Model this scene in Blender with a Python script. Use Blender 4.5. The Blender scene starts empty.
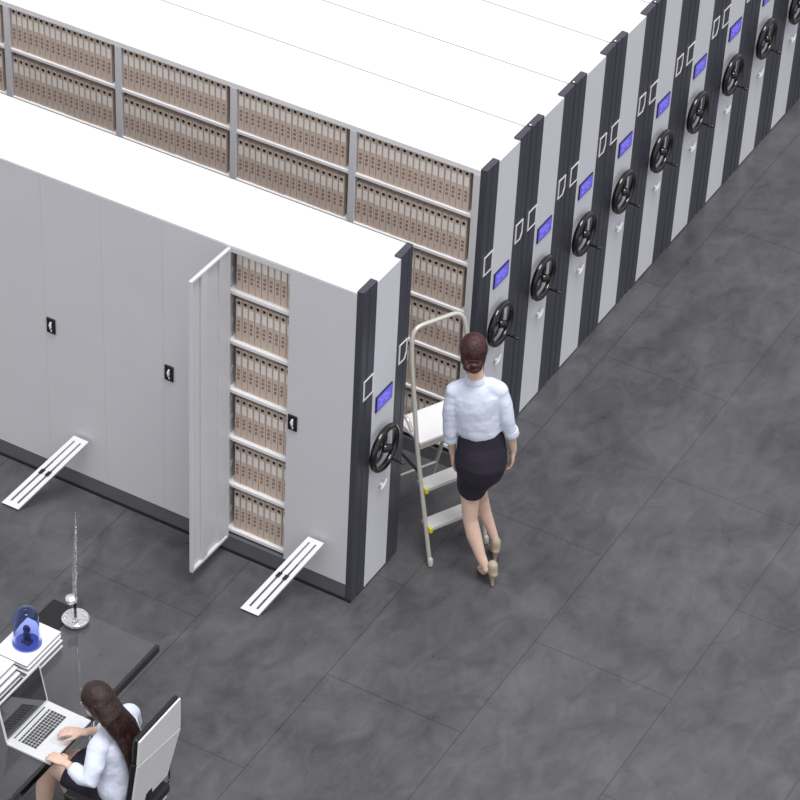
import bpy, bmesh, math, random
from mathutils import Vector, Matrix, noise
random.seed(7)
SC=bpy.context.scene
COL=SC.collection
PI=math.pi

# ---------------------------------------------------------------- materials
def lin(c): return tuple((v/255/12.92 if v/255<=.04045 else ((v/255+.055)/1.055)**2.4) for v in c)
def mat(name,rgb,rough=.5,metal=0,spec=.5,var=0,vscale=8,bump=0,bscale=60,emit=None,es=0,trans=0,coat=0,stretch=None,aniso=None):
    m=bpy.data.materials.new(name); m.use_nodes=True
    nt=m.node_tree; b=nt.nodes['Principled BSDF']; L=nt.links
    c=lin(rgb)+(1,)
    b.inputs['Base Color'].default_value=c
    b.inputs['Roughness'].default_value=rough; b.inputs['Metallic'].default_value=metal
    b.inputs['Specular IOR Level'].default_value=spec
    b.inputs['Coat Weight'].default_value=coat; b.inputs['Coat Roughness'].default_value=.08
    if trans: b.inputs['Transmission Weight'].default_value=trans
    if emit: b.inputs['Emission Color'].default_value=lin(emit)+(1,); b.inputs['Emission Strength'].default_value=es
    tc=nt.nodes.new('ShaderNodeTexCoord'); mp=nt.nodes.new('ShaderNodeMapping')
    L.new(tc.outputs['Object'],mp.inputs['Vector'])
    if stretch: mp.inputs['Scale'].default_value=stretch
    if var:
        n=nt.nodes.new('ShaderNodeTexNoise'); n.inputs['Scale'].default_value=vscale; n.inputs['Detail'].default_value=5
        L.new(mp.outputs[0],n.inputs['Vector'])
        r=nt.nodes.new('ShaderNodeValToRGB'); r.color_ramp.elements[0].position=.3; r.color_ramp.elements[1].position=.7
        r.color_ramp.elements[0].color=tuple(v*(1-var) for v in c[:3])+(1,)
        r.color_ramp.elements[1].color=tuple(min(1,v*(1+var)) for v in c[:3])+(1,)
        L.new(n.outputs['Fac'],r.inputs[0]); L.new(r.outputs[0],b.inputs['Base Color'])
    if bump:
        n2=nt.nodes.new('ShaderNodeTexNoise'); n2.inputs['Scale'].default_value=bscale; n2.inputs['Detail'].default_value=3
        L.new(mp.outputs[0],n2.inputs['Vector'])
        bp=nt.nodes.new('ShaderNodeBump'); bp.inputs['Strength'].default_value=bump; bp.inputs['Distance'].default_value=.01
        L.new(n2.outputs['Fac'],bp.inputs['Height']); L.new(bp.outputs[0],b.inputs['Normal'])
    return m

M={}
M['paint']=mat('pale grey enamel',(213,213,217),.38,var=.015,vscale=3)
M['white']=mat('white enamel',(236,236,238),.4,var=.01,vscale=4)
M['endw']=mat('satin end panel paint',(226,226,234),.3,var=.02,vscale=5,stretch=(8,8,.6))
M['dark']=mat('charcoal enamel',(66,66,76),.34,var=.05,vscale=4,stretch=(10,10,.5))
M['plinth']=mat('plinth grey enamel',(96,96,102),.45,var=.05,vscale=5)
M['seam']=mat('shadow gap rubber',(30,30,34),.7)
M['black']=mat('gloss black plastic',(14,14,17),.18,coat=.5)
M['blackm']=mat('matt black plastic',(22,22,25),.5)
M['frame']=mat('white trim strip',(242,242,242),.35)
M['chrome']=mat('chrome',(215,215,220),.18,metal=1)
M['kraft']=mat('kraft cardboard',(208,190,176),.85,var=.05,vscale=14,bump=.1,bscale=200)
M['paper']=mat('spine label paper',(240,234,228),.8,var=.04,vscale=30)
M['ink']=mat('red brown print',(118,80,74),.8)
M['hole']=mat('black finger ring',(18,17,17),.4)
M['bezel']=mat('display bezel',(28,26,52),.3)
M['lcd']=mat('blue display',(60,56,150),.3,emit=(100,92,205),es=.8)
M['lcdtext']=mat('display digits',(120,120,200),.4,emit=(134,128,225),es=.8)
M['tube']=mat('satin aluminium tube',(214,210,200),.3,metal=.35,var=.03)
M['tread']=mat('ribbed aluminium tread',(222,222,222),.4,metal=.2,bump=.2,bscale=90,stretch=(1,12,1))
M['yellow']=mat('yellow plastic',(226,214,40),.45)
M['foot']=mat('grey rubber',(190,188,182),.6)
M['skin']=mat('skin',(226,192,174),.5,var=.04,vscale=18)
M['shirt']=mat('pale blue cotton',(222,228,246),.8,var=.05,vscale=9,bump=.5,bscale=22)
M['skirt']=mat('dark navy cloth',(36,30,46),.75,var=.1,vscale=12,bump=.2,bscale=40)
M['shoe']=mat('taupe suede',(172,158,140),.55,var=.08,vscale=30)
M['hair1']=mat('auburn hair',(62,30,27),.42,var=.5,vscale=30,bump=.7,bscale=90,stretch=(1,1,.3))
M['hair2']=mat('dark brown hair',(46,27,24),.36,var=.5,vscale=40,bump=.6,bscale=110,stretch=(1.6,1.2,.10))
M['lips']=mat('lips',(176,92,88),.45)
M['eye']=mat('eye white',(238,236,232),.25)
M['iris']=mat('dark iris',(40,26,20),.2)
M['leather']=mat('black leather',(20,20,22),.38,bump=.25,bscale=160)
M['shell']=mat('light grey mesh shell',(222,222,222),.6,bump=.35,bscale=260)
M['alu']=mat('brushed aluminium',(226,227,230),.32,metal=.25)
M['key']=mat('black keys',(58,58,62),.5)
M['lcdoff']=mat('dark glossy screen',(52,52,56),.06,coat=1)
M['trackpad']=mat('trackpad',(214,216,218),.22,metal=.2)
M['gold']=mat('gold bracelet',(190,150,80),.25,metal=1)
M['page']=mat('grey page block',(150,152,154),.8,bump=.3,bscale=200,stretch=(1,1,30))

def glassmat(name,rgb,rough=.02,ior=1.45,alpha=None):
    m=bpy.data.materials.new(name); m.use_nodes=True; b=m.node_tree.nodes['Principled BSDF']
    b.inputs['Base Color'].default_value=lin(rgb)+(1,); b.inputs['Roughness'].default_value=rough
    b.inputs['Transmission Weight'].default_value=1; b.inputs['IOR'].default_value=ior
    return m
M['crystal']=glassmat('clear crystal',(250,250,252),.0,1.6)
M['blueglass']=glassmat('blue glass',(200,210,250),.02,1.2)
def thin_glass(name,tint,fac):
    m=bpy.data.materials.new(name); m.use_nodes=True; nt=m.node_tree; nt.nodes.clear()
    o=nt.nodes.new('ShaderNodeOutputMaterial'); t=nt.nodes.new('ShaderNodeBsdfTransparent'); t.inputs[0].default_value=lin(tint)+(1,)
    g=nt.nodes.new('ShaderNodeBsdfGlossy'); g.inputs['Roughness'].default_value=.03; g.inputs[0].default_value=(.95,.95,.97,1)
    lw=nt.nodes.new('ShaderNodeLayerWeight'); lw.inputs['Blend'].default_value=.5
    pw=nt.nodes.new('ShaderNodeMath'); pw.operation='POWER'; pw.inputs[1].default_value=3; nt.links.new(lw.outputs['Facing'],pw.inputs[0])
    fr=nt.nodes.new('ShaderNodeMath'); fr.operation='MULTIPLY_ADD'; fr.inputs[1].default_value=.5; fr.inputs[2].default_value=fac; nt.links.new(pw.outputs[0],fr.inputs[0])
    mx=nt.nodes.new('ShaderNodeMixShader')
    nt.links.new(fr.outputs[0],mx.inputs[0]); nt.links.new(t.outputs[0],mx.inputs[1]); nt.links.new(g.outputs[0],mx.inputs[2]); nt.links.new(mx.outputs[0],o.inputs[0])
    return m
M['facet']=mat('faceted bright crystal',(236,236,240),.12,metal=.85,bump=1,bscale=45)
M['smoked']=thin_glass('smoked glass',(238,238,240),.04)

def floor_mat():
    m=bpy.data.materials.new('dark concrete slabs'); m.use_nodes=True; nt=m.node_tree; L=nt.links; b=nt.nodes['Principled BSDF']
    tc=nt.nodes.new('ShaderNodeTexCoord')
    def nz(s,d,st=(1,1,1),dist=0):
        mp=nt.nodes.new('ShaderNodeMapping'); mp.inputs['Scale'].default_value=st; L.new(tc.outputs['Object'],mp.inputs[0])
        n=nt.nodes.new('ShaderNodeTexNoise'); n.inputs['Scale'].default_value=s; n.inputs['Detail'].default_value=d; n.inputs['Roughness'].default_value=.62; n.inputs['Distortion'].default_value=dist
        L.new(mp.outputs[0],n.inputs['Vector']); return n
    n1=nz(1.3,6,(1,1,1),.6); n2=nz(7,7,(1,.6,1),.8); n3=nz(60,3)
    a=nt.nodes.new('ShaderNodeMath'); a.operation='MULTIPLY_ADD'; a.inputs[1].default_value=.5
    h=nt.nodes.new('ShaderNodeMath'); h.operation='MULTIPLY'; h.inputs[1].default_value=.4
    L.new(n2.outputs['Fac'],h.inputs[0]); L.new(n1.outputs['Fac'],a.inputs[0]); L.new(h.outputs[0],a.inputs[2])
    a2=nt.nodes.new('ShaderNodeMath'); a2.operation='MULTIPLY_ADD'; a2.inputs[1].default_value=.1; L.new(n3.outputs['Fac'],a2.inputs[0]); L.new(a.outputs[0],a2.inputs[2])
    r=nt.nodes.new('ShaderNodeValToRGB'); L.new(a2.outputs[0],r.inputs[0])
    r.color_ramp.elements[0].position=.36; r.color_ramp.elements[0].color=lin((64,64,67))+(1,)
    r.color_ramp.elements[1].position=.64; r.color_ramp.elements[1].color=lin((98,98,101))+(1,)
    # slab joints
    br=nt.nodes.new('ShaderNodeTexBrick'); br.offset=.5; br.offset_frequency=2
    mp=nt.nodes.new('ShaderNodeMapping'); mp.inputs['Rotation'].default_value=(0,0,PI/2); mp.inputs['Location'].default_value=(.3,-.19,0)
    L.new(tc.outputs['Object'],mp.inputs[0]); L.new(mp.outputs[0],br.inputs['Vector'])
    br.inputs['Scale'].default_value=1; br.inputs['Brick Width'].default_value=1.8; br.inputs['Row Height'].default_value=.9
    br.inputs['Mortar Size'].default_value=.0045; br.inputs['Mortar Smooth'].default_value=.3
    br.inputs['Color1'].default_value=(1,1,1,1); br.inputs['Color2'].default_value=(.93,.93,.93,1); br.inputs['Mortar'].default_value=(.62,.62,.62,1)
    mx=nt.nodes.new('ShaderNodeMix'); mx.data_type='RGBA'; mx.blend_type='MULTIPLY'; mx.inputs['Factor'].default_value=1
    L.new(r.outputs[0],mx.inputs['A']); L.new(br.outputs['Color'],mx.inputs['B']); L.new(mx.outputs['Result'],b.inputs['Base Color'])
    rr=nt.nodes.new('ShaderNodeMapRange'); rr.inputs['To Min'].default_value=.2; rr.inputs['To Max'].default_value=.42
    L.new(n2.outputs['Fac'],rr.inputs[0]); L.new(rr.outputs[0],b.inputs['Roughness'])
    bp=nt.nodes.new('ShaderNodeBump'); bp.inputs['Strength'].default_value=.12; bp.inputs['Distance'].default_value=.01
    L.new(a2.outputs[0],bp.inputs['Height']); L.new(bp.outputs[0],b.inputs['Normal'])
    b.inputs['Specular IOR Level'].default_value=.45
    return m
M['floor']=floor_mat()

# ---------------------------------------------------------------- helpers
def box(bm,x0,x1,y0,y1,z0,z1,bev=0):
    r=bmesh.ops.create_cube(bm,size=1)
    vs=r['verts']
    for v in vs: v.co=Vector(((x0+x1)/2+v.co.x*(x1-x0),(y0+y1)/2+v.co.y*(y1-y0),(z0+z1)/2+v.co.z*(z1-z0)))
    if bev:
        es=list({e for v in vs for e in v.link_edges})
        bmesh.ops.bevel(bm,geom=es,offset=bev,segments=2,affect='EDGES',profile=.5)
def prism(bm,pts,z0,z1,axis='z'):
    def P(a,b,c):
        return Vector((a,b,c)) if axis=='z' else (Vector((c,a,b)) if axis=='x' else Vector((a,c,b)))
    lo=[bm.verts.new(P(a,b,z0)) for a,b in pts]; hi=[bm.verts.new(P(a,b,z1)) for a,b in pts]
    n=len(pts); bm.faces.new(lo[::-1]); bm.faces.new(hi)
    for i in range(n): bm.faces.new((lo[i],lo[(i+1)%n],hi[(i+1)%n],hi[i]))
def frame_dirs(pts):
    out=[]
    for i in range(len(pts)):
        a=pts[max(i-1,0)]; b=pts[min(i+1,len(pts)-1)]
        d=(b-a); out.append(d.normalized() if d.length>1e-9 else Vector((0,0,1)))
    return out
def tube(bm,pts,rad,n=12,side=None,closed=False,dome=True):
    """swept elliptical tube; rad: number, list of numbers or list of (a,b)"""
    pts=[Vector(p) for p in pts]
    if not isinstance(rad,(list,tuple)): rad=[rad]*len(pts)
    rad=[(r,r) if not isinstance(r,(list,tuple)) else tuple(r) for r in rad]
    if closed:
        ds=[(pts[(i+1)%len(pts)]-pts[i-1]).normalized() for i in range(len(pts))]
    else:
        ds=frame_dirs(pts)
        if dome:
            p0,r0=pts[0],rad[0]; p1,r1=pts[-1],rad[-1]; m0=min(r0); m1=min(r1)
            pre=[];post=[]
            for k in (1,.8,.45):
                s=math.sqrt(max(0,1-k*k)) if k<1 else .12
                pre.append((p0-ds[0]*m0*k,(r0[0]*s,r0[1]*s)))
                post.append((p1+ds[-1]*m1*k,(r1[0]*s,r1[1]*s)))
            post=post[::-1]
            pts=[p for p,_ in pre]+pts+[p for p,_ in post]
            rad=[r for _,r in pre]+rad+[r for _,r in post]
            ds=[ds[0]]*3+ds+[ds[-1]]*3
    s=Vector(side) if side else None
    rings=[]; prev=None
    for p,r,d in zip(pts,rad,ds):
        if s is None:
            ref=prev if prev is not None else (Vector((1,0,0)) if abs(d.x)<.8 else Vector((0,1,0)))
        else: ref=s
        a=(ref-d*ref.dot(d))
        if a.length<1e-6: a=d.orthogonal()
        a.normalize(); b=d.cross(a); prev=a
        rings.append([bm.verts.new(p+a*(r[0]*math.cos(t))+b*(r[1]*math.sin(t))) for t in (2*PI*k/n for k in range(n))])
    m=len(rings)
    for i in range(m if closed else m-1):
        A=rings[i];B=rings[(i+1)%m]
        for k in range(n): bm.faces.new((A[k],A[(k+1)%n],B[(k+1)%n],B[k]))
    if not closed: bm.faces.new(rings[0][::-1]); bm.faces.new(rings[-1])
def arc(pts,segs=6,r=.04):
    """round the corners of a polyline"""
    pts=[Vector(p) for p in pts]; out=[pts[0]]
    for i in range(1,len(pts)-1):
        a,b,c=pts[i-1],pts[i],pts[i+1]; rr=min(r,(a-b).length*.45,(c-b).length*.45)
        p=b+(a-b).normalized()*rr; q=b+(c-b).normalized()*rr
        for k in range(segs+1):
            t=k/segs; out.append(p*(1-t)**2+b*2*t*(1-t)+q*t*t)
    out.append(pts[-1]); return out
def ell(bm,c,r,rot=None,u=18,v=12):
    res=bmesh.ops.create_uvsphere(bm,u_segments=u,v_segments=v,radius=1)
    for w in res['verts']:
        q=Vector((w.co.x*r[0],w.co.y*r[1],w.co.z*r[2]))
        if rot: q=rot@q
        w.co=q+Vector(c)
def lathe(bm,prof,c=(0,0,0),n=32):
    c=Vector(c); rings=[[bm.verts.new(c+Vector((r*math.cos(2*PI*k/n),r*math.sin(2*PI*k/n),z))) for k in range(n)] for r,z in prof]
    for A,B in zip(rings,rings[1:]):
        for k in range(n): bm.faces.new((A[k],A[(k+1)%n],B[(k+1)%n],B[k]))
    bm.faces.new(rings[0][::-1]); bm.faces.new(rings[-1])
def obj(name,bm,m,parent=None,smooth=False,bevel=0,loc=None):
    bmesh.ops.recalc_face_normals(bm,faces=bm.faces)
    me=bpy.data.meshes.new(name); bm.to_mesh(me); bm.free()
    me.materials.append(M[m] if isinstance(m,str) else m)
    if smooth:
        for p in me.polygons: p.use_smooth=True
    o=bpy.data.objects.new(name,me); COL.objects.link(o)
    if parent: o.parent=parent
    if loc: o.location=loc
    if bevel:
        b=o.modifiers.new('b','BEVEL'); b.width=bevel; b.segments=2; b.limit_method='ANGLE'
    return o
def nb(): return bmesh.new()
def tag(o,label=None,cat=None,group=None,kind=None):
    if label: o['label']=label
    if cat: o['category']=cat
    if group: o['group']=group
    if kind: o['kind']=kind
    return o
def thing(name,label,cat,loc=(0,0,0),rz=0,group=None):
    o=bpy.data.objects.new(name,None); o.empty_display_size=.1; COL.objects.link(o)
    o.location=loc; o.rotation_euler=(0,0,rz); return tag(o,label,cat,group)
def copy_tree(o,parent=None):
    c=o.copy(); COL.objects.link(c)
    if parent: c.parent=parent
    for ch in list(o.children): copy_tree(ch,c)
    return c
def soften(o,voxel,smooth=6,disp=0,dscale=.1):
    r=o.modifiers.new('r','REMESH'); r.mode='VOXEL'; r.voxel_size=voxel; r.use_smooth_shade=True
    s=o.modifiers.new('s','SMOOTH'); s.iterations=smooth; s.factor=.5
    if disp:
        t=bpy.data.textures.new('folds','CLOUDS'); t.noise_scale=dscale; t.noise_depth=2
        d=o.modifiers.new('d','DISPLACE'); d.texture=t; d.strength=disp; d.mid_level=.5; d.texture_coords='LOCAL'
    return o

ORD=['first','second','third','fourth','fifth','sixth','seventh','eighth','ninth','tenth','eleventh','twelfth','thirteenth','fourteenth','fifteenth','sixteenth','seventeenth','eighteenth']

# ---------------------------------------------------------------- setting
f=nb(); box(f,-16,16,-14,22,-.05,0); tag(obj('floor',f,'floor'),kind='structure')

# ---------------------------------------------------------------- mobile racks
H=2.3; D=.045; PW=.147; W=.556; PITCH=.5663; Y2=1.423; HB=.125; SEC=.846; NSEC=6
XL=-D-.02-NSEC*SEC
LEV=[.165+i*.36 for i in range(6)]         # upper faces of the six shelf levels
def pillar_pts(flip=False):
    p=[(-D,0),(-.010,0),(-.002,.008),(-.002,.052),(-.004,.056),(-.004,.070),(0,.074),(0,PW),(-D,PW)]
    if flip: p=[(x,W-y) for x,y in p][::-1]
    return p
def handwheel():
    cx,cy,cz=.048,.238,1.065; R=.136
    w=nb()
    tube(w,[(cx,cy+R*math.cos(t),cz+R*math.sin(t)) for t in (2*PI*k/40 for k in range(40))],[(.021,.021)]*40,n=12,side=None,closed=True)
    wheel=obj('handwheel',w,'black',smooth=True)
    hb=nb(); 
    tube(hb,[(-.001,cy,cz),(.02,cy,cz)],.024,n=18,dome=False); tube(hb,[(.01,cy,cz),(.05,cy,cz)],[.034,.030],n=18)
    obj('hub',hb,'black',wheel,smooth=True)
    for k in range(3):
        a=math.radians(75+120*k); s=nb()
        pts=[(.034+(.014*math.sin(PI*t)) ,cy+R*t*math.cos(a+.25*math.sin(PI*t)),cz+R*t*math.sin(a+.25*math.sin(PI*t))) for t in (.1,.3,.5,.7,.85,.97)]
        tube(s,pts,[(.010,.028),(.010,.026),(.009,.024),(.009,.022),(.010,.024),(.011,.028)],n=10,side=(1,0,0))
        obj('spoke',s,'black',wheel,smooth=True)
    hn=nb(); a=math.radians(-62); hy,hz=cy+R*math.cos(a)*.98,cz+R*math.sin(a)*.98
    tube(hn,[(cx-.01,hy,hz),(cx+.02,hy,hz),(cx+.035,hy,hz),(cx+.092,hy,hz)],[.009,.009,.009,.011],n=12)
    obj('crank_handle',hn,'black',wheel,smooth=True)
    return wheel
def end_assembly(root,first):
    """charcoal pillars, centre panel and fittings on the aisle end; returned parts carry the root as parent"""
    p=nb(); prism(p,pillar_pts(),.004,H+.012); obj('corner_pillar',p,'dark',root)
    p=nb(); prism(p,pillar_pts(True),.004,H+.012); obj('corner_pillar',p,'dark',root)
    p=nb(); box(p,-D,0,PW,W-PW,.015,H,0); obj('end_panel',p,'endw',root)
    p=nb(); box(p,-D,-.004,PW,W-PW,.0,.015); obj('toe_strip',p,'seam',root)
    # outlined label holders on the two pillars
    for fl in (0,1):
        if fl: A=[(.437,1.525),(.437,1.665),(.532,1.665),(.532,1.565),(.512,1.525)]
        else: A=[(.034,1.525),(.034,1.665),(.147,1.665),(.147,1.525)]
        c=Vector((sum(a for a,_ in A)/len(A),sum(b for _,b in A)/len(A)))
        bm=nb(); n=len(A); th=.0075
        vo=[];vi=[]
        for a,b in A:
            d=Vector((a,b))-c; k=Vector((c.x+d.x*(1-th*1.6/abs(d.x) if abs(d.x)>.02 else 1),c.y+d.y*(1-th/abs(d.y) if abs(d.y)>.02 else 1)))
            vo.append((a,b)); vi.append((k.x,k.y))
        for X0,X1 in ((0,.004),):
            O0=[bm.verts.new((X0,a,b)) for a,b in vo];O1=[bm.verts.new((X1,a,b)) for a,b in vo]
            I0=[bm.verts.new((X0,a,b)) for a,b in vi];I1=[bm.verts.new((X1,a,b)) for a,b in vi]
            for i in range(n):
                j=(i+1)%n
                for q in ((O0[i],O0[j],O1[j],O1[i]),(I0[i],I0[j],I1[j],I1[i]),(O1[i],O1[j],I1[j],I1[i]),(O0[i],O0[j],I0[j],I0[i])): bm.faces.new(q)
        fr=obj('label_holder',bm,'frame',root); tag(fr,'white outlined label holder')
        bm=nb(); prism(bm,vi,.0,.0015,'x'); obj('holder_insert',bm,'dark',fr)
    # display
    bm=nb(); prism(bm,[(.183,1.34),(.372,1.34),(.372,1.455),(.183,1.455)],0,.008,'x')
    d=obj('display',bm,'bezel',root,bevel=.003)
    bm=nb(); prism(bm,[(.193,1.35),(.362,1.35),(.362,1.446),(.193,1.446)],.008,.0095,'x'); sc=obj('screen',bm,'lcd',d); tag(sc,'glowing blue screen')
    bm=nb()
    for r_,(z,segs) in enumerate(((1.42,[(.21,.24),(.25,.30)]),(1.398,[(.23,.26),(.27,.29),(.30,.335)]),(1.372,[(.22,.25),(.29,.32)]))):
        for a,b in segs: prism(bm,[(a,z),(b,z),(b,z+.008),(a,z+.008)],.0095,.0101,'x')
    obj('readout',bm,'lcdtext',d)
    w=handwheel(); w.parent=root
    # T shaped lock lever
    bm=nb(); tube(bm,[(0,.285,.735),(.022,.285,.735)],.013,n=14,dome=False); tube(bm,[(.024,.262,.722),(.028,.285,.735),(.024,.322,.757)],[.006,.009,.006],n=10)
    lk=obj('lock_lever',bm,'white',root,smooth=True)
    bm=nb(); prism(bm,[(.270,.70),(.300,.70),(.300,.765),(.270,.765)],0,.003,'x'); obj('lock_plate',bm,'alu',lk)
    return root

def lock(parent,x,y,z):
    bm=nb(); box(bm,x,x+.062,y-.010,y,z-.055,z+.055); o=obj('lock',bm,'black',parent,bevel=.003); tag(o,'black recessed lock plate with white grip')
    bm=nb(); tube(bm,[(x+.034,y-.013,z+.028),(x+.030,y-.015,z+.01),(x+.034,y-.015,z-.005),(x+.030,y-.013,z-.018)],[.006,.009,.008,.005],n=10)
    tube(bm,[(x+.036,y-.012,z-.026),(x+.036,y-.012,z-.036)],.004,n=8)
    obj('lock_grip',bm,'frame',o,smooth=True); return o

# --- near rack with doors
R1=thing('mobile_filing_rack','nearest grey mobile rack with steel doors, one of them swung open','mobile rack',(0,0,0),group='hand-cranked mobile racks')
end_assembly(R1,True)
b=nb(); box(b,XL,-D,.0,W,.0,HB); 
obj('plinth',b,'plinth',R1)
b=nb(); box(b,XL,-.002,-.006,-.001,.0,.022); obj('floor_seal',b,'seam',R1)
T=.018
b=nb(); box(b,XL,-D,0,W,H-T,H); obj('top_panel',b,'white',R1,bevel=.002)
b=nb(); box(b,XL,-D,W-T,W,HB,H-T); obj('back_panel',b,'paint',R1)
b=nb(); box(b,XL,XL+.02,0,W-T,HB,H-T); obj('side_panel',b,'paint',R1)
b=nb(); box(b,-D-.02,-D,.021,W-T,HB,H-T); obj('side_panel',b,'paint',R1)
xs=[-D-.02-k*SEC for k in range(NSEC+1)]
for k in range(1,NSEC):
    b=nb(); box(b,xs[k]-.01,xs[k]+.01,.022,W-T,HB,H-T); obj('divider',b,'paint',R1)
DW=SEC/2
HX=xs[1]+.022     # inside edge of the open bay
for k in range(NSEC):
    a,c=xs[k+1],xs[k]; mid=(a+c)/2
    if k==0: mid=-.480
    for s,(p,q) in enumerate(((a,mid),(mid,c))):
        if k==0 and s==0: continue
        b=nb(); q2=q if not(k==0 and s==1) else -D
        box(b,p+.0004,q2-.0004,0,.02,HB+.002,H-T-.001)
        d=obj('door',b,'paint',R1)
        if s==1: lock(d,p+.012,0,1.205)
# shelves of the open bay (and the rest of the same bay behind the closed door)
for i,z in enumerate(LEV):
    b=nb(); box(b,xs[1]+.010,-D-.02,.026,W-T,z-.018,z); 
    box(b,xs[1]+.021,-D-.02,.0215,.0265,z-.024,z+.0)
    obj('shelf',b,'white',R1,bevel=.002)
    if i<6:
        b=nb(); 
        for zz in (z+.10,z+.24): box(b,xs[1]+.010,xs[1]+.018,.06,.085,zz,zz+.035)
        box(b,xs[1]+.010,xs[1]+.014,.05,.075,z+.01,z+.315)
        obj('shelf_bracket',b,'alu',R1)
# face frame strip at the hinge and header
b=nb(); box(b,xs[1]+.0005,xs[1]+.020,0,.022,HB,H-T-.0005); box(b,xs[1]+.020,-.4805,.0,.022,H-.046,H-T-.0005); obj('face_frame',b,'paint',R1)
# open door
ang=math.radians(-91)
dr=nb(); dw=.392
box(dr,0,dw,-.003,0,HB-.005,H-.02)                       # outer skin
box(dr,0,.016,0,.020,HB-.01,H-.02); box(dr,dw-.016,dw,0,.020,HB-.01,H-.02)
box(dr,.016,dw-.016,0,.020,HB-.01,HB+.008); box(dr,.016,dw-.016,0,.020,H-.036,H-.02)
box(dr,.016,.10,0,.012,HB+.008,H-.036); 
door=obj('door',dr,'paint',R1,bevel=.0015)
door.location=(xs[1]+.022,-.001,0); door.rotation_euler=(0,0,ang)
tag(door,'open steel door seen from its inner side')
st=nb(); box(st,.225,.285,0,.016,HB+.008,H-.036); obj('stiffener',st,'paint',door,bevel=.003)
hg=nb()
for z in (.35,1.2,2.05): tube(hg,[(-.006,.006,z),(-.006,.006,z+.07)],.006,n=10)
obj('hinge',hg,'alu',door,smooth=True)

# --- open-shelf rack behind it
R2=thing('mobile_filing_rack','second mobile rack, open shelves packed with brown file boxes','mobile rack',(0,Y2,0),group='hand-cranked mobile racks')
end_assembly(R2,False)
b=nb(); box(b,XL,-D,0,W,0,HB-.02); obj('plinth',b,'plinth',R2)
b=nb(); box(b,XL,-D,0,W,H-.034,H); obj('top_panel',b,'white',R2)
b=nb(); box(b,XL,-D,W-T,W,HB-.02,H-.034); obj('back_panel',b,'paint',R2)
for k in range(NSEC+1):
    b=nb(); hw=.023
    c=xs[k]-.0 if k else -D-hw
    if k==NSEC: c=XL+hw
    box(b,c-hw,c+hw,-.001,.035,HB-.02,H-.034); box(b,c-.008,c+.008,.035,W-T,HB-.02,H-.034)
    obj('upright',b,'paint',R2,bevel=.0015)
for k in range(NSEC):
    for i,z in enumerate(LEV):
        a=xs[k+1]+.023; c=(xs[k]-.023) if k else -D-.046
        if k==NSEC-1: a=XL+.046
        b=nb(); box(b,a,c,.002,W-T,z-.022,z); obj('shelf',b,'white',R2,bevel=.002)
# --- closed racks
names=['third','fourth','fifth','sixth','seventh','eighth','ninth','tenth','eleventh','twelfth']
R3=thing('mobile_filing_rack','x','mobile rack',(0,Y2+PITCH,0),group='hand-cranked mobile racks')
end_assembly(R3,False)
b=nb(); box(b,XL,-D,.0,W,0,HB); obj('plinth',b,'plinth',R3)
b=nb(); box(b,XL,-D,.0,W,HB,H-.02); obj('carcass',b,'paint',R3)
b=nb(); box(b,XL,-D,.0,W,H-.02,H); obj('top_panel',b,'white',R3)
b=nb(); 
lathe(b,[(.0065,0),(.0065,.004),(.003,.006)],(-D/2,.008,H+.012),12); obj('cap_screw',b,'frame',R3,smooth=True)
for i,nm in enumerate(names):
    r=R3 if i==0 else copy_tree(R3)
    r.location=(0,Y2+PITCH*(i+1),0)
    if i<7: r['label']=f'{nm} mobile rack from the front, pushed tight against its neighbours, blue display'
    else: r['label']=f'{nm} mobile rack from the front, far right, charcoal and pale striped end'

# ---------------------------------------------------------------- file boxes
BW,BD,BH=.0398,.23,.296
def text_mesh(s,size):
    cu=bpy.data.curves.new('t','FONT'); cu.body=s; cu.size=size; cu.extrude=.0; cu.resolution_u=1; cu.align_x='CENTER'
    cu.offset=.0002
    o=bpy.data.objects.new('t',cu); COL.objects.link(o)
    dg=bpy.context.evaluated_depsgraph_get(); me=bpy.data.meshes.new_from_object(o.evaluated_get(dg))
    bpy.data.objects.remove(o); return me
FB=thing('file_box','x','file box')
b=nb(); box(b,0,BW,0,BD,0,BH,.0018); obj('case',b,'kraft',FB)
b=nb(); box(b,.0055,BW-.0055,-.0006,.0005,.180,.246); obj('spine_label',b,'paper',FB)
b=nb(); 
pts=[(.0108*math.cos(2*PI*k/16)+BW/2,.0108*math.sin(2*PI*k/16)+BH-.024) for k in range(16)]
prism(b,pts,-.0008,.0005,'y'); obj('finger_hole',b,'hole',FB)
bm=nb()
for j,ch in enumerate('档案盒'):
    me=text_mesh(ch,.022)
    t=bmesh.new(); t.from_mesh(me)
    if len(t.verts):
        mnx=min(v.co.x for v in t.verts);mxx=max(v.co.x for v in t.verts);mny=min(v.co.y for v in t.verts);mxy=max(v.co.y for v in t.verts)
        k=.019/max(mxx-mnx,mxy-mny); cx_,cy_=(mnx+mxx)/2,(mny+mxy)/2
        mp={}
        for v in t.verts: mp[v.index]=bm.verts.new((BW/2+(v.co.x-cx_)*k,-.0009,.140-j*.029+(v.co.y-cy_)*k))
        t.verts.ensure_lookup_table()
        for fc in t.faces:
            try: bm.faces.new([mp[v.index] for v in fc.verts])
            except ValueError: pass
    t.free()
obj('spine_lettering',bm,'ink',FB)
LEVN=['bottom shelf','fifth shelf down','fourth shelf down','third shelf down','second shelf down','top shelf']
first=True
def place_box(x,y,z,label,group):
    global first
    r=FB if first else copy_tree(FB)
    first=False
    r.location=(x,y+random.uniform(0,.004),z); r['label']=label; r['group']=group
BAYN=['bay nearest the striped end','second bay from the striped end','third bay from the striped end','fourth bay from the striped end']
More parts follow.
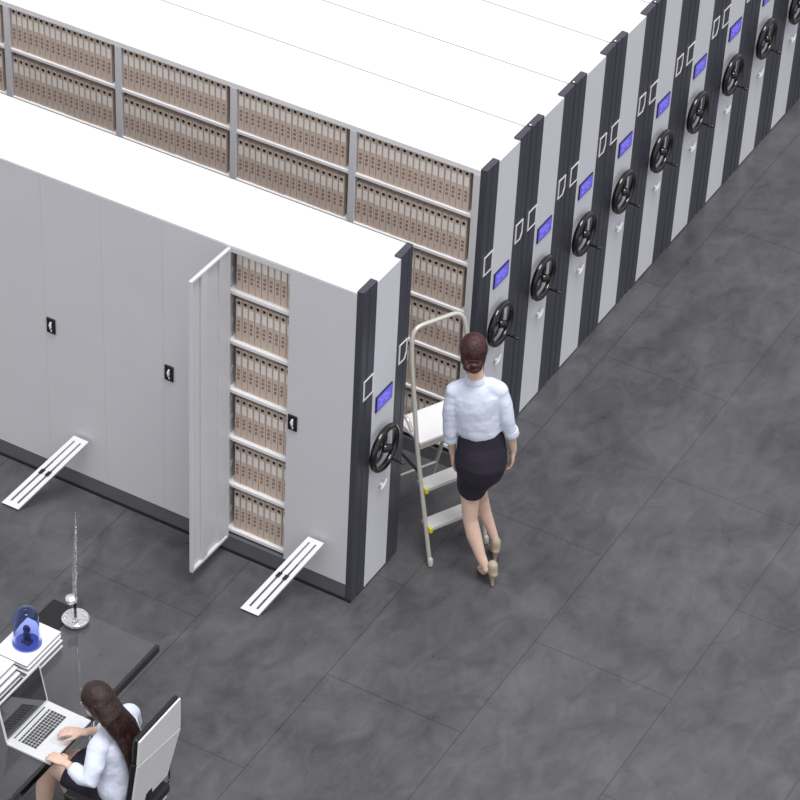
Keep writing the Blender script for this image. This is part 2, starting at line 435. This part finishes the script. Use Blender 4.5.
for k in range(4):
    for li in range(6):
        if k>0 and li<4: continue
        x0=xs[k+1]+.027
        for n_ in range(18):
            place_box(x0+n_*.0425,Y2+.014,LEV[li],f'kraft file box {ORD[n_]} from left, {LEVN[li]}, {BAYN[k]}','file boxes on the open second rack')
for li in (4,5):
    for n_ in (16,17):
        place_box(xs[5]+.027+n_*.0425,Y2+.014,LEV[li],f'kraft file box cut by the left picture edge, {LEVN[li]}, {"outermost" if n_==16 else "inner"} one','file boxes on the open second rack')
for li in range(6):
    for n_ in range(9):
        place_box(-.862+n_*.0425,.045,LEV[li],f'kraft file box {ORD[n_]} from the open door, {LEVN[li]} of nearest rack','file boxes behind the open door')

# ---------------------------------------------------------------- slotted rails
def rail(label,p0,w0,p1,w1):
    p0,p1=Vector(p0),Vector(p1); root=thing('slotted_rail',label,'rail',p0,0,'slotted rails')
    D3=p1-p0; ez=Vector((1,0,0)).cross(D3).normalized()*.018
    def P(u,v,h): return Vector((1,0,0))*(u*(w0*(1-v)+w1*v))+D3*v+ez*h
    def pb(bm,u0,u1,v0,v1,h0=0,h1=1):
        vs=[bm.verts.new(P(u,v,h)) for h in (h0,h1) for v in (v0,v1) for u in (u0,u1)]
        for q in ((0,1,3,2),(4,5,7,6),(0,1,5,4),(2,3,7,6),(0,2,6,4),(1,3,7,5)): bm.faces.new([vs[i] for i in q])
    for a,c in ((0,.24),(.36,.64),(.76,1)):
        b=nb(); pb(b,a,c,.06,.95); obj('rail_bar',b,'white',root)
    b=nb(); pb(b,0,1,0,.06); obj('end_plate',b,'white',root)
    b=nb(); pb(b,0,1,.95,1); obj('end_plate',b,'white',root)
    for a in (.20,.60):
        b=nb(); pb(b,a,a+.20,.47,.53,-.1,1.4); obj('clip',b,'blackm',root)
    return root
rail('left of two slotted white metal rails slanting against the grey cabinet',(-2.285,-.375,.004),.125,(-1.97,-.030,.44),.11)
rail('right of two slotted white metal rails, below the grey door beside the striped end',(-.528,-.395,.004),.125,(-.287,-.030,.415),.11)

# ---------------------------------------------------------------- step ladder
LA=math.atan2(.889,.458)   # local X = tread direction u, local Y = back v
lad=thing('step_ladder','white tubular step ladder with platform and hoop beside the walking woman','ladder',(.235,.545,0),LA)
LW=.41; t_=.014
def rl(z): return .21/.79*z    # rail set-back
b=nb(); top=1.50
pts=[(0,0,.012),(0,rl(.79),.79),(.012,rl(1.36),1.36),(.04,rl(top),top),(LW-.04,rl(top)+.0,top+.0),(LW-.012,rl(1.36),1.36),(LW,rl(.79),.79),(LW,0,.012)]
pts=arc([pts[0],pts[1],(.03,rl(1.36),1.36),(.055,rl(1.53),1.53),(LW+.0,rl(1.53),1.53),(LW+.02,rl(1.36),1.36),pts[6],pts[7]],8,.13)
tube(b,pts,t_,n=12); obj('front_frame',b,'tube',lad,smooth=True)
for X in (0,LW):
    b=nb(); tube(b,[(X,-.004,.0145),(X,.0,.05)],[.0165,.0165],n=14); obj('rubber_foot',b,'foot',lad,smooth=True)
for z in (.27,.53):
    b=nb(); box(b,.012,LW-.012,rl(z)-.035,rl(z)+.065,z-.028,z,.004); tr=obj('tread',b,'tread',lad)
    for X in (.004,LW-.026):
        b=nb(); box(b,X,X+.022,rl(z)-.046,rl(z)-.022,z-.032,z+.003,.004); e=obj('tread_cap',b,'yellow',tr); tag(e,'yellow plastic tread cap')
b=nb(); box(b,.016,LW-.016,.20,.47,.800,.825,.008); obj('platform',b,'white',lad)
b=nb(); box(b,.016,LW-.016,.20,.205,.77,.807); obj('platform_lip',b,'tube',lad)
for X in (-.020,LW+.020):
    s=-1 if X<0 else 1
    b=nb(); tube(b,arc([(X,.25,.90),(X,.30,.96),(X,.40,.93),(X,.45,.80),(X,.65,.012)],6,.07),.012,n=12); obj('rear_leg',b,'tube',lad,smooth=True)
    b=nb(); tube(b,[(X,.648,.0145),(X,.642,.05)],.0145,n=12); obj('rubber_foot',b,'foot',lad,smooth=True)
b=nb(); tube(b,[(-.020,.595,.22),(LW+.020,.595,.22)],.008,n=10); obj('cross_bar',b,'tube',lad,smooth=True)
for X,X2 in ((0,-.018),(LW,LW+.018)):
    b=nb(); tube(b,[(X,rl(.62),.62),(X2,.49,.66)],.009,n=10); obj('lock_strut',b,'blackm',lad,smooth=True)

# ---------------------------------------------------------------- people
def hand(bm,wr,d,nrm,thumb,L=.165,curl=.5,spread=1.0):
    """wr wrist, d finger direction, nrm back-of-hand normal, thumb = direction of thumb side"""
    wr=Vector(wr); d=Vector(d).normalized(); nrm=Vector(nrm); nrm=(nrm-d*nrm.dot(d)).normalized()
    s=d.cross(nrm).normalized()
    if s.dot(Vector(thumb))<0: s=-s
    pl=L*.50
    tube(bm,[wr-d*.02,wr+d*.01,wr+d*pl*.5,wr+d*pl*.92],[(.024,.018),(.025,.017),(.034,.014),(.036,.012)],n=14,side=s)
    for i,(o,ln) in enumerate(((.027,.90),(.0095,1.0),(-.0085,.94),(-.026,.74))):
        fl=L*.5*ln; p=wr+d*pl*.86+s*o; dd=(d+s*(o*3.2*spread)).normalized(); pts=[p]; a=0
        for seg,k in ((.46,.35),(.30,.75),(.24,.6)):
            a+=curl*k; q=dd*math.cos(a)-nrm*math.sin(a); pts.append(pts[-1]+q*fl*seg)
        tube(bm,pts,[.0088,.0084,.0076,.0064],n=10)
    p=wr+d*pl*.22+s*.022; q=(d*.75+s*.75-nrm*.25).normalized(); q2=(d*1.0+s*.25-nrm*.3).normalized()
    tube(bm,[p,p+q*.034,p+q*.034+q2*.028,p+q*.034+q2*.052],[.0125,.0105,.009,.0072],n=10)
def head(bm,c,fw,up,sc=1.0):
    """head ellipsoid group with facial features; fw = face direction"""
    c=Vector(c); fw=Vector(fw).normalized(); up=Vector(up); up=(up-fw*up.dot(fw)).normalized(); rt=fw.cross(up).normalized()
    Rm=Matrix((rt,fw,up)).transposed()
    P=lambda a,b_,z:c+(rt*a+fw*b_+up*z)*sc
    ell(bm,P(0,-.012,.022),(.073*sc,.090*sc,.085*sc),Rm)          # cranium
    ell(bm,P(0,.022,-.035),(.058*sc,.062*sc,.078*sc),Rm)          # face and jaw
    ell(bm,P(0,.062,-.092),(.022*sc,.020*sc,.017*sc),Rm)          # chin
    tube(bm,[P(0,.083,.012),P(0,.098,-.012),P(0,.104,-.026)],[.007,.010,.0125],n=10)
    for s in (-1,1):
        ell(bm,P(s*.074,-.004,-.012),(.010*sc,.019*sc,.030*sc),Rm,12,8)
        ell(bm,P(s*.033,.055,-.03),(.020*sc,.018*sc,.018*sc),Rm,12,8)
        ell(bm,P(s*.028,.070,.026),(.022*sc,.012*sc,.007*sc),Rm,12,8)
    return P,Rm
def face_bits(P,Rm,parent,sc=1.0):
    b=nb()
    for s in (-1,1): ell(b,P(s*.029,.0765,.010),(.013*sc,.008*sc,.007*sc),Rm,12,8)
    e=obj('eyes',b,'eye',parent,smooth=True)
    b=nb()
    for s in (-1,1): ell(b,P(s*.029,.0835,.010),(.0055*sc,.003*sc,.0055*sc),Rm,12,8)
    obj('irises',b,'iris',e,smooth=True)
    b=nb(); ell(b,P(0,.082,-.056),(.021*sc,.008*sc,.0048*sc),Rm); ell(b,P(0,.082,-.063),(.018*sc,.009*sc,.005*sc),Rm); obj('lips',b,'lips',parent,smooth=True)
def pump(name,heel,toe,parent,hh=.085):
    """high heeled shoe from heel ground point to toe ground point"""
    h=Vector(heel); t=Vector(toe); d=(t-h); L_=d.length; d.normalize(); s=Vector((d.y,-d.x,0)); up=Vector((0,0,1))
    b=nb()
    tube(b,[h+up*.012+d*.0,h+up*hh*.6+d*.004,h+up*(hh+.01)+d*.012],[(.011,.011),(.012,.013),(.022,.022)],n=12,side=s)
    tube(b,[h+up*(hh+.022)-d*.008,h+up*(hh+.028)+d*.035,h+up*(hh*.66+.026)+d*(L_*.42),h+up*.034+d*(L_*.68),h+up*.024+d*(L_*.86),h+up*.019+d*(L_*.96)],
         [(.026,.024),(.030,.026),(.031,.024),(.037,.025),(.034,.021),(.020,.014)],n=16,side=s)
    # ankle strap and counter
    tube(b,[h+up*(hh+.03)+d*.012,h+up*(hh+.075)+d*.014],[(.032,.038),(.031,.036)],n=16,side=s)
    o=obj(name,b,'shoe',parent,smooth=True); soften(o,.005,2); return o

# --- walking woman (local X = her right, local Y = her heading)
WA=thing('person','woman walking away in white shirt, dark skirt and heels, hair in a bun','person',(.58,.70,0),math.atan2(.469,.883))
b=nb(); side=(1,0,0)
P1,Rm1=head(b,(-.208,.012,1.685),(0.0,1,-.10),(0,0,1),.95)
tube(b,[(-.180,-.012,1.43),(-.187,-.006,1.53),(-.198,.0,1.63)],[(.058,.056),(.047,.050),(.046,.052)],n=18,side=side)
tube(b,[(-.118,0,.86),(-.122,0,.95),(-.128,0,1.07),(-.150,.0,1.20),(-.168,0,1.33),(-.176,-.005,1.41)],[(.125,.09),(.130,.095),(.105,.075),(.115,.082),(.120,.085),(.10,.060)],n=24,side=side)
# arms
tube(b,[(-.300,-.005,1.405),(-.310,-.012,1.29),(-.316,-.016,1.16),(-.305,.0,1.05),(-.288,.020,.920)],[.038,.036,.033,.031,.022],n=14)
tube(b,[(-.040,-.005,1.425),(-.010,-.018,1.33),(.018,-.030,1.22),(.044,-.022,1.11),(.068,.002,.975)],[.038,.036,.033,.031,.022],n=14)
hand(b,(-.286,.022,.908),(.06,.12,-1),(-1,-.1,0),(0,1,0),.18,.5)
hand(b,(.069,.004,.964),(.0,.12,-1),(1,-.1,0),(-.2,1,0),.18,.5)
# legs
tube(b,[(-.175,0,.90),(-.172,-.015,.72),(-.163,-.035,.56),(-.157,-.045,.455),(-.128,-.062,.345),(-.080,-.090,.21),(-.040,-.108,.125)],[.080,.068,.054,.045,.046,.032,.024],n=18)
tube(b,[(-.075,.0,.90),(-.120,.060,.72),(-.112,.110,.56),(-.092,.150,.46),(-.066,.140,.35),(-.018,.120,.24),(.012,.108,.160)],[.085,.068,.050,.042,.043,.030,.024],n=18)
tube(b,[(-.038,-.110,.125),(-.050,-.075,.075),(-.062,-.025,.035)],[.026,.026,.020],n=12)
tube(b,[(.014,.106,.140),(.010,.150,.085),(.006,.190,.040)],[.026,.026,.020],n=12)
body=obj('body',b,'skin',WA,smooth=True); soften(body,.0042,3)
face_bits(P1,Rm1,WA)
b=nb()   # shirt
tube(b,[(-.126,.002,1.09),(-.128,0,1.11),(-.142,-.003,1.14),(-.155,-.004,1.22),(-.168,-.004,1.32),(-.172,-.006,1.395),(-.178,-.010,1.445),(-.183,-.010,1.475)],
     [(.118,.090),(.128,.098),(.132,.102),(.138,.106),(.148,.110),(.150,.096),(.105,.075),(.062,.058)],n=28,side=side)
tube(b,[(-.275,-.005,1.405),(-.300,-.006,1.385),(-.312,-.012,1.29),(-.317,-.016,1.17),(-.312,-.010,1.10),(-.306,.0,1.045)],[.050,.051,.048,.043,.043,.044],n=18)
tube(b,[(-.296,-.005,1.395),(-.24,-.008,1.432),(-.185,-.010,1.448),(-.10,-.008,1.445),(-.045,-.005,1.412)],[.057,.052,.055,.052,.057],n=18)
tube(b,[(-.065,-.005,1.425),(-.038,-.006,1.405),(-.010,-.018,1.325),(.018,-.030,1.23),(.032,-.026,1.17),(.044,-.020,1.12)],[.050,.051,.048,.043,.043,.044],n=18)
sh=obj('shirt',b,'shirt',WA,smooth=True); soften(sh,.006,4,.018,.13); tag(sh,'white blouse with rolled sleeves')
b=nb(); tube(b,[(-.307,-.002,1.065),(-.304,.002,1.020)],[.044,.046],n=18,dome=False); obj('cuff',b,'shirt',sh,smooth=True,bevel=.004)
b=nb(); tube(b,[(.040,-.020,1.145),(.051,-.014,1.100)],[.044,.046],n=18,dome=False); obj('cuff',b,'shirt',sh,smooth=True,bevel=.004)
b=nb(); tube(b,[(-.184,-.008,1.478),(-.187,-.006,1.500),(-.188,-.005,1.512)],[(.070,.064),(.058,.057),(.055,.056)],n=20,side=side,dome=False); obj('collar',b,'shirt',sh,smooth=True,bevel=.004)
b=nb()   # skirt
tube(b,[(-.130,.002,1.135),(-.128,.0,1.10),(-.123,0,1.03),(-.118,-.010,.96),(-.116,-.020,.90),(-.124,-.012,.83),(-.146,.010,.76),(-.156,.020,.70),(-.158,.025,.655)],
     [(.124,.096),(.128,.102),(.140,.114),(.151,.130),(.156,.138),(.149,.134),(.112,.130),(.096,.130),(.090,.130)],n=30,side=side,dome=False)
sk=obj('skirt',b,'skirt',WA,smooth=True); soften(sk,.007,4,.006,.12)
b=nb()   # hair with a low twisted bun
ell(b,P1(0,-.024,.030),(.082,.094,.096),Rm1,28,18)
ell(b,P1(0,-.045,-.020),(.074,.070,.080),Rm1,24,16)
h=obj('hair',b,'hair1',WA,smooth=True); soften(h,.005,4,.005,.03)
b=nb()
for k,(r_,z_,dy) in enumerate(((.040,-.030,-.100),(.030,-.048,-.118),(.042,-.062,-.090))):
    tube(b,[P1(r_*math.cos(t),dy+.006*math.sin(3*t+k),z_+r_*.62*math.sin(t)) for t in (2*PI*j/24 for j in range(24))],.017,n=10,closed=True)
ell(b,P1(0,-.100,-.045),(.045,.030,.040),Rm1)
obj('bun',b,'hair1',h,smooth=True)
pump('shoe',(.004,-.130,0),(-.072,.030,0),WA); pump('shoe',(.016,.085,0),(.004,.228,0),WA)

# --- seated woman (local X = her right, local Y = towards the desk)
SA=thing('person','seated woman with long dark hair typing on the laptop in pale blue shirt','person',(0,-2.45,0),PI/2)
b=nb()
P2,Rm2=head(b,(-.012,.112,1.165),(.30,1,-.42),(0,.42,1),.98)
tube(b,[(.02,.030,.98),(.010,.055,1.05),(-.005,.085,1.12)],[(.060,.056),(.048,.048),(.046,.050)],n=18,side=side)
tube(b,[(.0,-.01,.55),(.0,-.012,.66),(.010,.0,.78),(.022,.020,.90),(.025,.032,.975)],[(.14,.10),(.125,.09),(.112,.080),(.120,.085),(.10,.060)],n=24,side=side)
tube(b,[(-.120,.045,.955),(-.175,.025,.885),(-.225,.03,.815),(-.225,.100,.828),(-.205,.185,.836)],[.038,.036,.033,.031,.022],n=14)
tube(b,[(.170,.045,.965),(.195,.050,.88),(.190,.085,.81),(.115,.150,.83),(.035,.235,.836)],[.038,.036,.033,.031,.022],n=14)
hand(b,(-.205,.195,.836),(.22,1,-.20),(0,.1,1),(1,0,0),.165,.34)
hand(b,(.030,.243,.836),(-.26,1,-.20),(0,.1,1),(-1,0,0),.165,.34)
# legs: thighs forward, shins down, slightly crossed
tube(b,[(-.080,.0,.56),(-.075,.16,.575),(-.055,.30,.585),(-.040,.400,.575),(-.035,.430,.50),(-.045,.455,.36),(-.055,.470,.20),(-.055,.475,.125)],[.088,.080,.066,.055,.052,.052,.036,.027],n=18)
tube(b,[(.080,.0,.56),(.070,.16,.575),(.050,.28,.580),(.035,.370,.560),(.055,.385,.48),(.065,.370,.34),(.080,.345,.20),(.085,.340,.125)],[.088,.080,.066,.055,.052,.052,.036,.027],n=18)
tube(b,[(-.055,.475,.125),(-.055,.52,.075),(-.055,.57,.035)],[.026,.026,.020],n=12)
tube(b,[(.085,.340,.125),(.085,.385,.075),(.085,.435,.035)],[.026,.026,.020],n=12)
body=obj('body',b,'skin',SA,smooth=True); soften(body,.0042,3)
face_bits(P2,Rm2,SA)
b=nb()
tube(b,[(.0,-.012,.60),(.002,-.012,.66),(.008,-.004,.74),(.015,.010,.83),(.023,.022,.91),(.026,.030,.965),(.020,.038,1.00),(.016,.042,1.02)],
     [(.150,.112),(.152,.116),(.146,.112),(.150,.112),(.158,.114),(.150,.100),(.105,.075),(.062,.058)],n=28,side=side)
tube(b,[(-.095,.045,.960),(-.132,.042,.935),(-.180,.026,.880),(-.225,.030,.818),(-.228,.075,.818),(-.218,.120,.830)],[.052,.056,.055,.052,.046,.044],n=18)
tube(b,[(-.118,.044,.950),(-.05,.036,.985),(.02,.034,.998),(.09,.036,.99),(.168,.044,.958)],[.060,.054,.055,.054,.060],n=18)
tube(b,[(.14,.045,.970),(.176,.045,.950),(.200,.050,.880),(.192,.090,.815),(.150,.125,.826),(.105,.160,.834)],[.052,.058,.058,.054,.049,.046],n=18)
sh=obj('shirt',b,'shirt',SA,smooth=True); soften(sh,.006,4,.018,.13)
b=nb(); tube(b,[(.016,.044,1.005),(.012,.055,1.045)],[(.062,.060),(.056,.056)],n=20,side=side,dome=False); obj('collar',b,'shirt',sh,smooth=True,bevel=.004)
b=nb(); tube(b,[(.0,-.055,.575),(0,.0,.57),(0,.10,.575),(-.002,.20,.582),(-.004,.290,.585)],[(.165,.085),(.174,.100),(.170,.098),(.155,.092),(.138,.084)],n=28,side=side,dome=False)
tube(b,[(0,-.012,.55),(0,-.012,.66)],[(.160,.12),(.146,.112)],n=28,side=side)
sk=obj('skirt',b,'skirt',SA,smooth=True); soften(sk,.007,4,.008,.12)
b=nb()
ell(b,P2(0,-.020,.030),(.085,.100,.098),Rm2,28,18)
ell(b,P2(0,-.050,-.020),(.082,.075,.090),Rm2,24,16)
tube(b,[P2(0,-.06,.02),P2(0,-.090,-.06),(-.004,-.050,1.04),(-.010,-.105,.95),(-.022,-.125,.87),(-.035,-.128,.80),(-.045,-.125,.765)],
     [(.080,.060),(.086,.055),(.090,.045),(.085,.036),(.070,.032),(.048,.026),(.022,.016)],n=24,side=side)
h=obj('hair',b,'hair2',SA,smooth=True); soften(h,.005,4,.005,.04)
b=nb(); 
bp=[Vector((-.214,.145,.833))]
tube(b,[Vector((-.212,.150,.833))+Vector((1,.0,0))*.0305*math.cos(t)+Vector((0,.0,1))*.0305*math.sin(t) for t in (2*PI*k/20 for k in range(20))],.0022,n=6,closed=True); obj('bracelet',b,'gold',SA,smooth=True)
pump('shoe',(-.055,.455,0),(-.055,.630,0),SA,.08); pump('shoe',(.085,.318,0),(.085,.493,0),SA,.08)

# ---------------------------------------------------------------- office chair
CH=thing('office_chair','office chair with light grey back shell and black leather front, behind the desk','chair',(0,-2.42,0))
def quadplate(bm,pts,th):   # pts (x,y,z) four corners, thickness towards -x
    n=(Vector(pts[1])-Vector(pts[0])).cross(Vector(pts[3])-Vector(pts[0])).normalized()
    if n.x>0: n=-n
    A=[bm.verts.new(p) for p in pts]; B=[bm.verts.new(Vector(p)+n*th) for p in pts]
    bm.faces.new(A); bm.faces.new(B[::-1])
    for i in range(4): bm.faces.new((A[i],A[(i+1)%4],B[(i+1)%4],B[i]))
up_=[(.222,-.155,1.140),(.222,.232,1.140),(.205,.255,.900),(.212,-.160,.965)]
lo_=[(.2125,-.160,.960),(.2055,.255,.893),(.165,.185,.575),(.165,-.165,.575)]
b=nb(); quadplate(b,up_,.012); obj('upper_back_shell',b,'shell',CH,bevel=.004)
b=nb(); quadplate(b,lo_,.012); obj('lower_back_shell',b,'shell',CH,bevel=.004)
b=nb(); quadplate(b,[(x-.014,y*1.02,z+.006) for x,y,z in up_],.030); obj('back_pad',b,'leather',CH,bevel=.012)
b=nb(); quadplate(b,[(x-.014,y*1.02,z) for x,y,z in lo_],.034); obj('back_pad',b,'leather',CH,bevel=.012)
b=nb(); box(b,-.27,.16,-.23,.23,.405,.475,.025); obj('seat',b,'leather',CH,smooth=True)
b=nb(); box(b,-.24,.15,-.20,.20,.385,.404,.004); obj('seat_shell',b,'shell',CH)
for s in (-1,1):
    b=nb(); tube(b,arc([(.10,s*.24,.40),(.12,s*.275,.42),(.12,s*.275,.64),(-.14,s*.275,.64)],6,.05),[.011]*17 if False else .011,n=10); a=obj('armrest',b,'chrome',CH,smooth=True)
    b=nb(); box(b,-.17,.10,s*.275-.03,s*.275+.03,.651,.675,.01); obj('arm_pad',b,'leather',a)
b=nb(); tube(b,[(0,0,.10),(0,0,.25)],.028,n=18,dome=False); tube(b,[(0,0,.25),(0,0,.385)],.016,n=16,dome=False); obj('gas_column',b,'chrome',CH,smooth=True)
b=nb(); tube(b,[(.165,0,.62),(.165,0,.46),(.12,0,.375),(0,0,.375)],[(.035,.010)]*4,n=10,side=(0,1,0)); obj('back_bracket',b,'blackm',CH,smooth=True)
b=nb(); ell(b,(0,0,.10),(.05,.05,.035))
for k in range(5):
    a=math.radians(20+72*k); tube(b,[(.03*math.cos(a),.03*math.sin(a),.10),(.27*math.cos(a),.27*math.sin(a),.075)],[(.024,.016),(.016,.012)],n=10)
obj('star_base',b,'chrome',CH,smooth=True)
for k in range(5):
    a=math.radians(20+72*k); c=Vector((.27*math.cos(a),.27*math.sin(a),.0285)); s_=Vector((-math.sin(a),math.cos(a),0))
    b=nb(); tube(b,[c-s_*.022,c-s_*.006],.028,n=18,dome=False); tube(b,[c+s_*.006,c+s_*.022],.028,n=18,dome=False); tube(b,[c,c+Vector((0,0,.045))],.008,n=8); obj('caster',b,'blackm',CH,smooth=True)

# ---------------------------------------------------------------- desk and what stands on it
X0,X1,Y0,Y1=-1.035,-.322,-3.35,-1.575
DK=thing('glass_desk','long smoked glass desk with thick black front edge, bottom left corner','desk',((X0+X1)/2,(Y0+Y1)/2,0))
def rel(bm):
    for v in bm.verts: v.co-=Vector(((X0+X1)/2,(Y0+Y1)/2,0))
    return bm
b=nb(); box(b,X0,X1-.022,Y0,Y1,.738,.75); obj('desktop',rel(b),'smoked',DK)
b=nb(); box(b,X1-.022,X1,Y0,Y1+.0,.70,.75,.003); obj('front_edge',rel(b),'black',DK)
b=nb(); box(b,X0+.0,X0+.022,Y0,Y1,.70,.737,.003); obj('rear_rail',rel(b),'black',DK)
for yy in (Y1-.62,Y0+.12):
    for xx in (X1-.03,X0+.03):
        b=nb(); tube(b,[(xx,yy,0),(xx,yy,.737 if xx<X1-.1 else .70)],.016,n=14,dome=False); obj('leg',rel(b),'chrome',DK,smooth=True)
# black folder on the far corner
b=nb(); box(b,0,.165,0,.205,0,.006,.002); o=obj('leather_folder',b,'leather',loc=(X0+.008,-1.788,.75)); tag(o,'thin black folder lying flat on the far corner of the desk','folder')
# white binders stacked, two piles
def binder(name_label,x0,x1,y0,y1,z0,z1):
    r=thing('binder',name_label,'binder',(x0,y0,z0),0,'white binders piled on the desk'); w,l,h=x1-x0,y1-y0,z1-z0
    c=nb(); box(c,0,w,0,l,0,.004); box(c,0,w,0,l,h-.004,h); box(c,0,.004,0,l,.004,h-.004); obj('cover',c,'white',r)
    c=nb(); box(c,.006,w-.008,.006,l-.008,.0045,h-.0045); obj('pages',c,'page',r)
    return r
binder('large white binder on top of the far pile, blue glass dome standing on it',-1.0,-.777,-2.183,-1.862,.826,.85)
binder('white binder in the middle of the far pile under the dome',-.998,-.770,-2.178,-1.872,.796,.826)
binder('white binder at the bottom of the far pile on the glass desk',-1.0,-.765,-2.185,-1.865,.75,.796)
binder('top white binder of the near pile, left edge of the picture',-1.02,-.850,-2.52,-2.190,.822,.850)
binder('middle white binder of the near pile behind the laptop screen',-1.01,-.832,-2.53,-2.192,.788,.822)
binder('lowest white binder of the near pile behind the laptop screen',-1.02,-.815,-2.54,-2.192,.75,.788)
# blue glass dome
r=thing('glass_dome','rounded blue glass dome with a small figure inside on white binders','glass dome',(-.883,-2.03,.85))
prof=[(.074,.004)]+[(.074,.03),(.071,.14)]+[(.071*math.cos(a),.185+.068*math.sin(a)) for a in (PI/2*k/8 for k in range(8))]+[(.004,.253)]
inn=[(.004,.246)]+[(.066*math.cos(a),.185+.062*math.sin(a)) for a in (PI/2*k/8 for k in range(7,-1,-1))]+[(.066,.14),(.069,.03),(.069,.004)]
b=nb()
n=36; P_=prof+inn
rings=[[b.verts.new((rr*math.cos(2*PI*k/n),rr*math.sin(2*PI*k/n),z)) for k in range(n)] for rr,z in P_]
for i in range(len(rings)):
    A=rings[i];B=rings[(i+1)%len(rings)]
    for k in range(n): b.faces.new((A[k],A[(k+1)%n],B[(k+1)%n],B[k]))
obj('dome',b,'blueglass',r,smooth=True)
b=nb(); lathe(b,[(.082,0),(.082,.003),(.070,.004)],n=36); obj('base_disc',b,mat('blue plastic',(110,124,200),.3),r,smooth=False)
b=nb(); box(b,-.026,.026,-.022,.022,.004,.02,.003); box(b,-.018,-.006,-.012,.010,.02,.075,.003); box(b,.006,.018,-.012,.010,.02,.065,.003); ell(b,(0,0,.10),(.022,.018,.026)); tube(b,[(0,0,.05),(0,0,.09)],.014)
obj('figure',b,mat('slate figure',(58,66,84),.4),r)
# crystal award
r=thing('crystal_trophy','tall clear crystal spike on a round disc base at the desk edge','trophy',(-.818,-1.668,.75))
b=nb(); lathe(b,[(.070,0),(.074,.003),(.074,.010),(.070,.013)],n=40); obj('base_ring',b,'black',r,smooth=True)
b=nb(); lathe(b,[(.074,.0135),(.078,.020),(.078,.034),(.070,.042)],n=40); obj('disc',b,'facet',r,smooth=False)
b=nb(); tube(b,[(0,0,.042),(0,0,.135)],[.009,.008],n=8,dome=False); obj('stem',b,'black',r)
b=nb(); ell(b,(-.022,-.004,.165),(.036,.036,.026),None,14,9); obj('bead',b,'facet',r)
b=nb()
tube(b,[(0,0,.16),(.004,0,.34),(.014,0,.53),(.022,0,.70),(.026,0,.82)],[(.013,.010),(.015,.010),(.012,.008),(.008,.006),(.001,.001)],n=5,dome=False); obj('spike',b,'facet',r)
# laptop
LP=thing('laptop','open silver laptop with black keys on the glass desk','laptop',(-.58,-2.458,.75))
b=nb(); box(b,0,.28,-.19,.19,.001,.017,.004); obj('base',b,'alu',LP)
b=nb()
for rw in range(6):
    for c in range(14):
        x=.042+rw*.0195; y=-.142+c*.0203; w=.0165
        if rw==5 and 3<c<9: continue
        box(b,x,x+.0160 if rw else x+.010,y,y+w,.017,.0184)
box(b,.042+5*.0195,.1555,-.142+4*.0203,-.142+9*.0203-.004,.017,.0184)
obj('keyboard',b,'key',LP)
b=nb(); box(b,.010,.018,-.14,.14,.0169,.0175); obj('hinge_vent',b,'key',LP)
b=nb(); box(b,.178,.262,-.058,.058,.0169,.0175); obj('trackpad',b,'trackpad',LP)
sc=nb(); box(sc,-.008,0,-.19,.19,0,.256,.003); lid=obj('screen_lid',sc,'alu',LP); lid.location=(.003,0,.017); lid.rotation_euler=(0,math.radians(-11),0)
b=nb(); box(b,0,.0012,-.178,.178,.016,.244); obj('display_glass',b,'lcdoff',lid)

# ---------------------------------------------------------------- camera
q=dict(X=6.3456,Y=-11.453,Z=12.0678,yaw=.4886,pitch=.6755,roll=.0535,f=2961.6108)
fw=Vector((-math.sin(q['yaw'])*math.cos(q['pitch']),math.cos(q['yaw'])*math.cos(q['pitch']),-math.sin(q['pitch'])))
r=fw.cross(Vector((0,0,1))).normalized(); u=r.cross(fw)
r2=r*math.cos(q['roll'])+u*math.sin(q['roll']); u2=-r*math.sin(q['roll'])+u*math.cos(q['roll'])
cam=bpy.data.cameras.new('camera'); co=bpy.data.objects.new('camera',cam); COL.objects.link(co)
cam.sensor_width=36; cam.sensor_fit='HORIZONTAL'; cam.lens=q['f']/800*36; cam.clip_end=200
co.matrix_world=Matrix.Translation((q['X'],q['Y'],q['Z']))@Matrix((r2,u2,-fw)).transposed().to_4x4()
SC.camera=co

# ---------------------------------------------------------------- light
w=bpy.data.worlds.new('world'); SC.world=w; w.use_nodes=True
bg=w.node_tree.nodes['Background']; bg.inputs[0].default_value=(.97,.975,1,1); bg.inputs[1].default_value=.80
s=bpy.data.lights.new('sun','SUN'); s.energy=2.4; s.angle=math.radians(25); so=bpy.data.objects.new('sun',s); COL.objects.link(so)
so.rotation_euler=Vector((.22,-.16,1)).to_track_quat('Z','Y').to_euler()
vs=SC.view_settings; vs.view_transform='Standard'; vs.look='None'; vs.gamma=1; vs.use_curve_mapping=False; vs.exposure=0
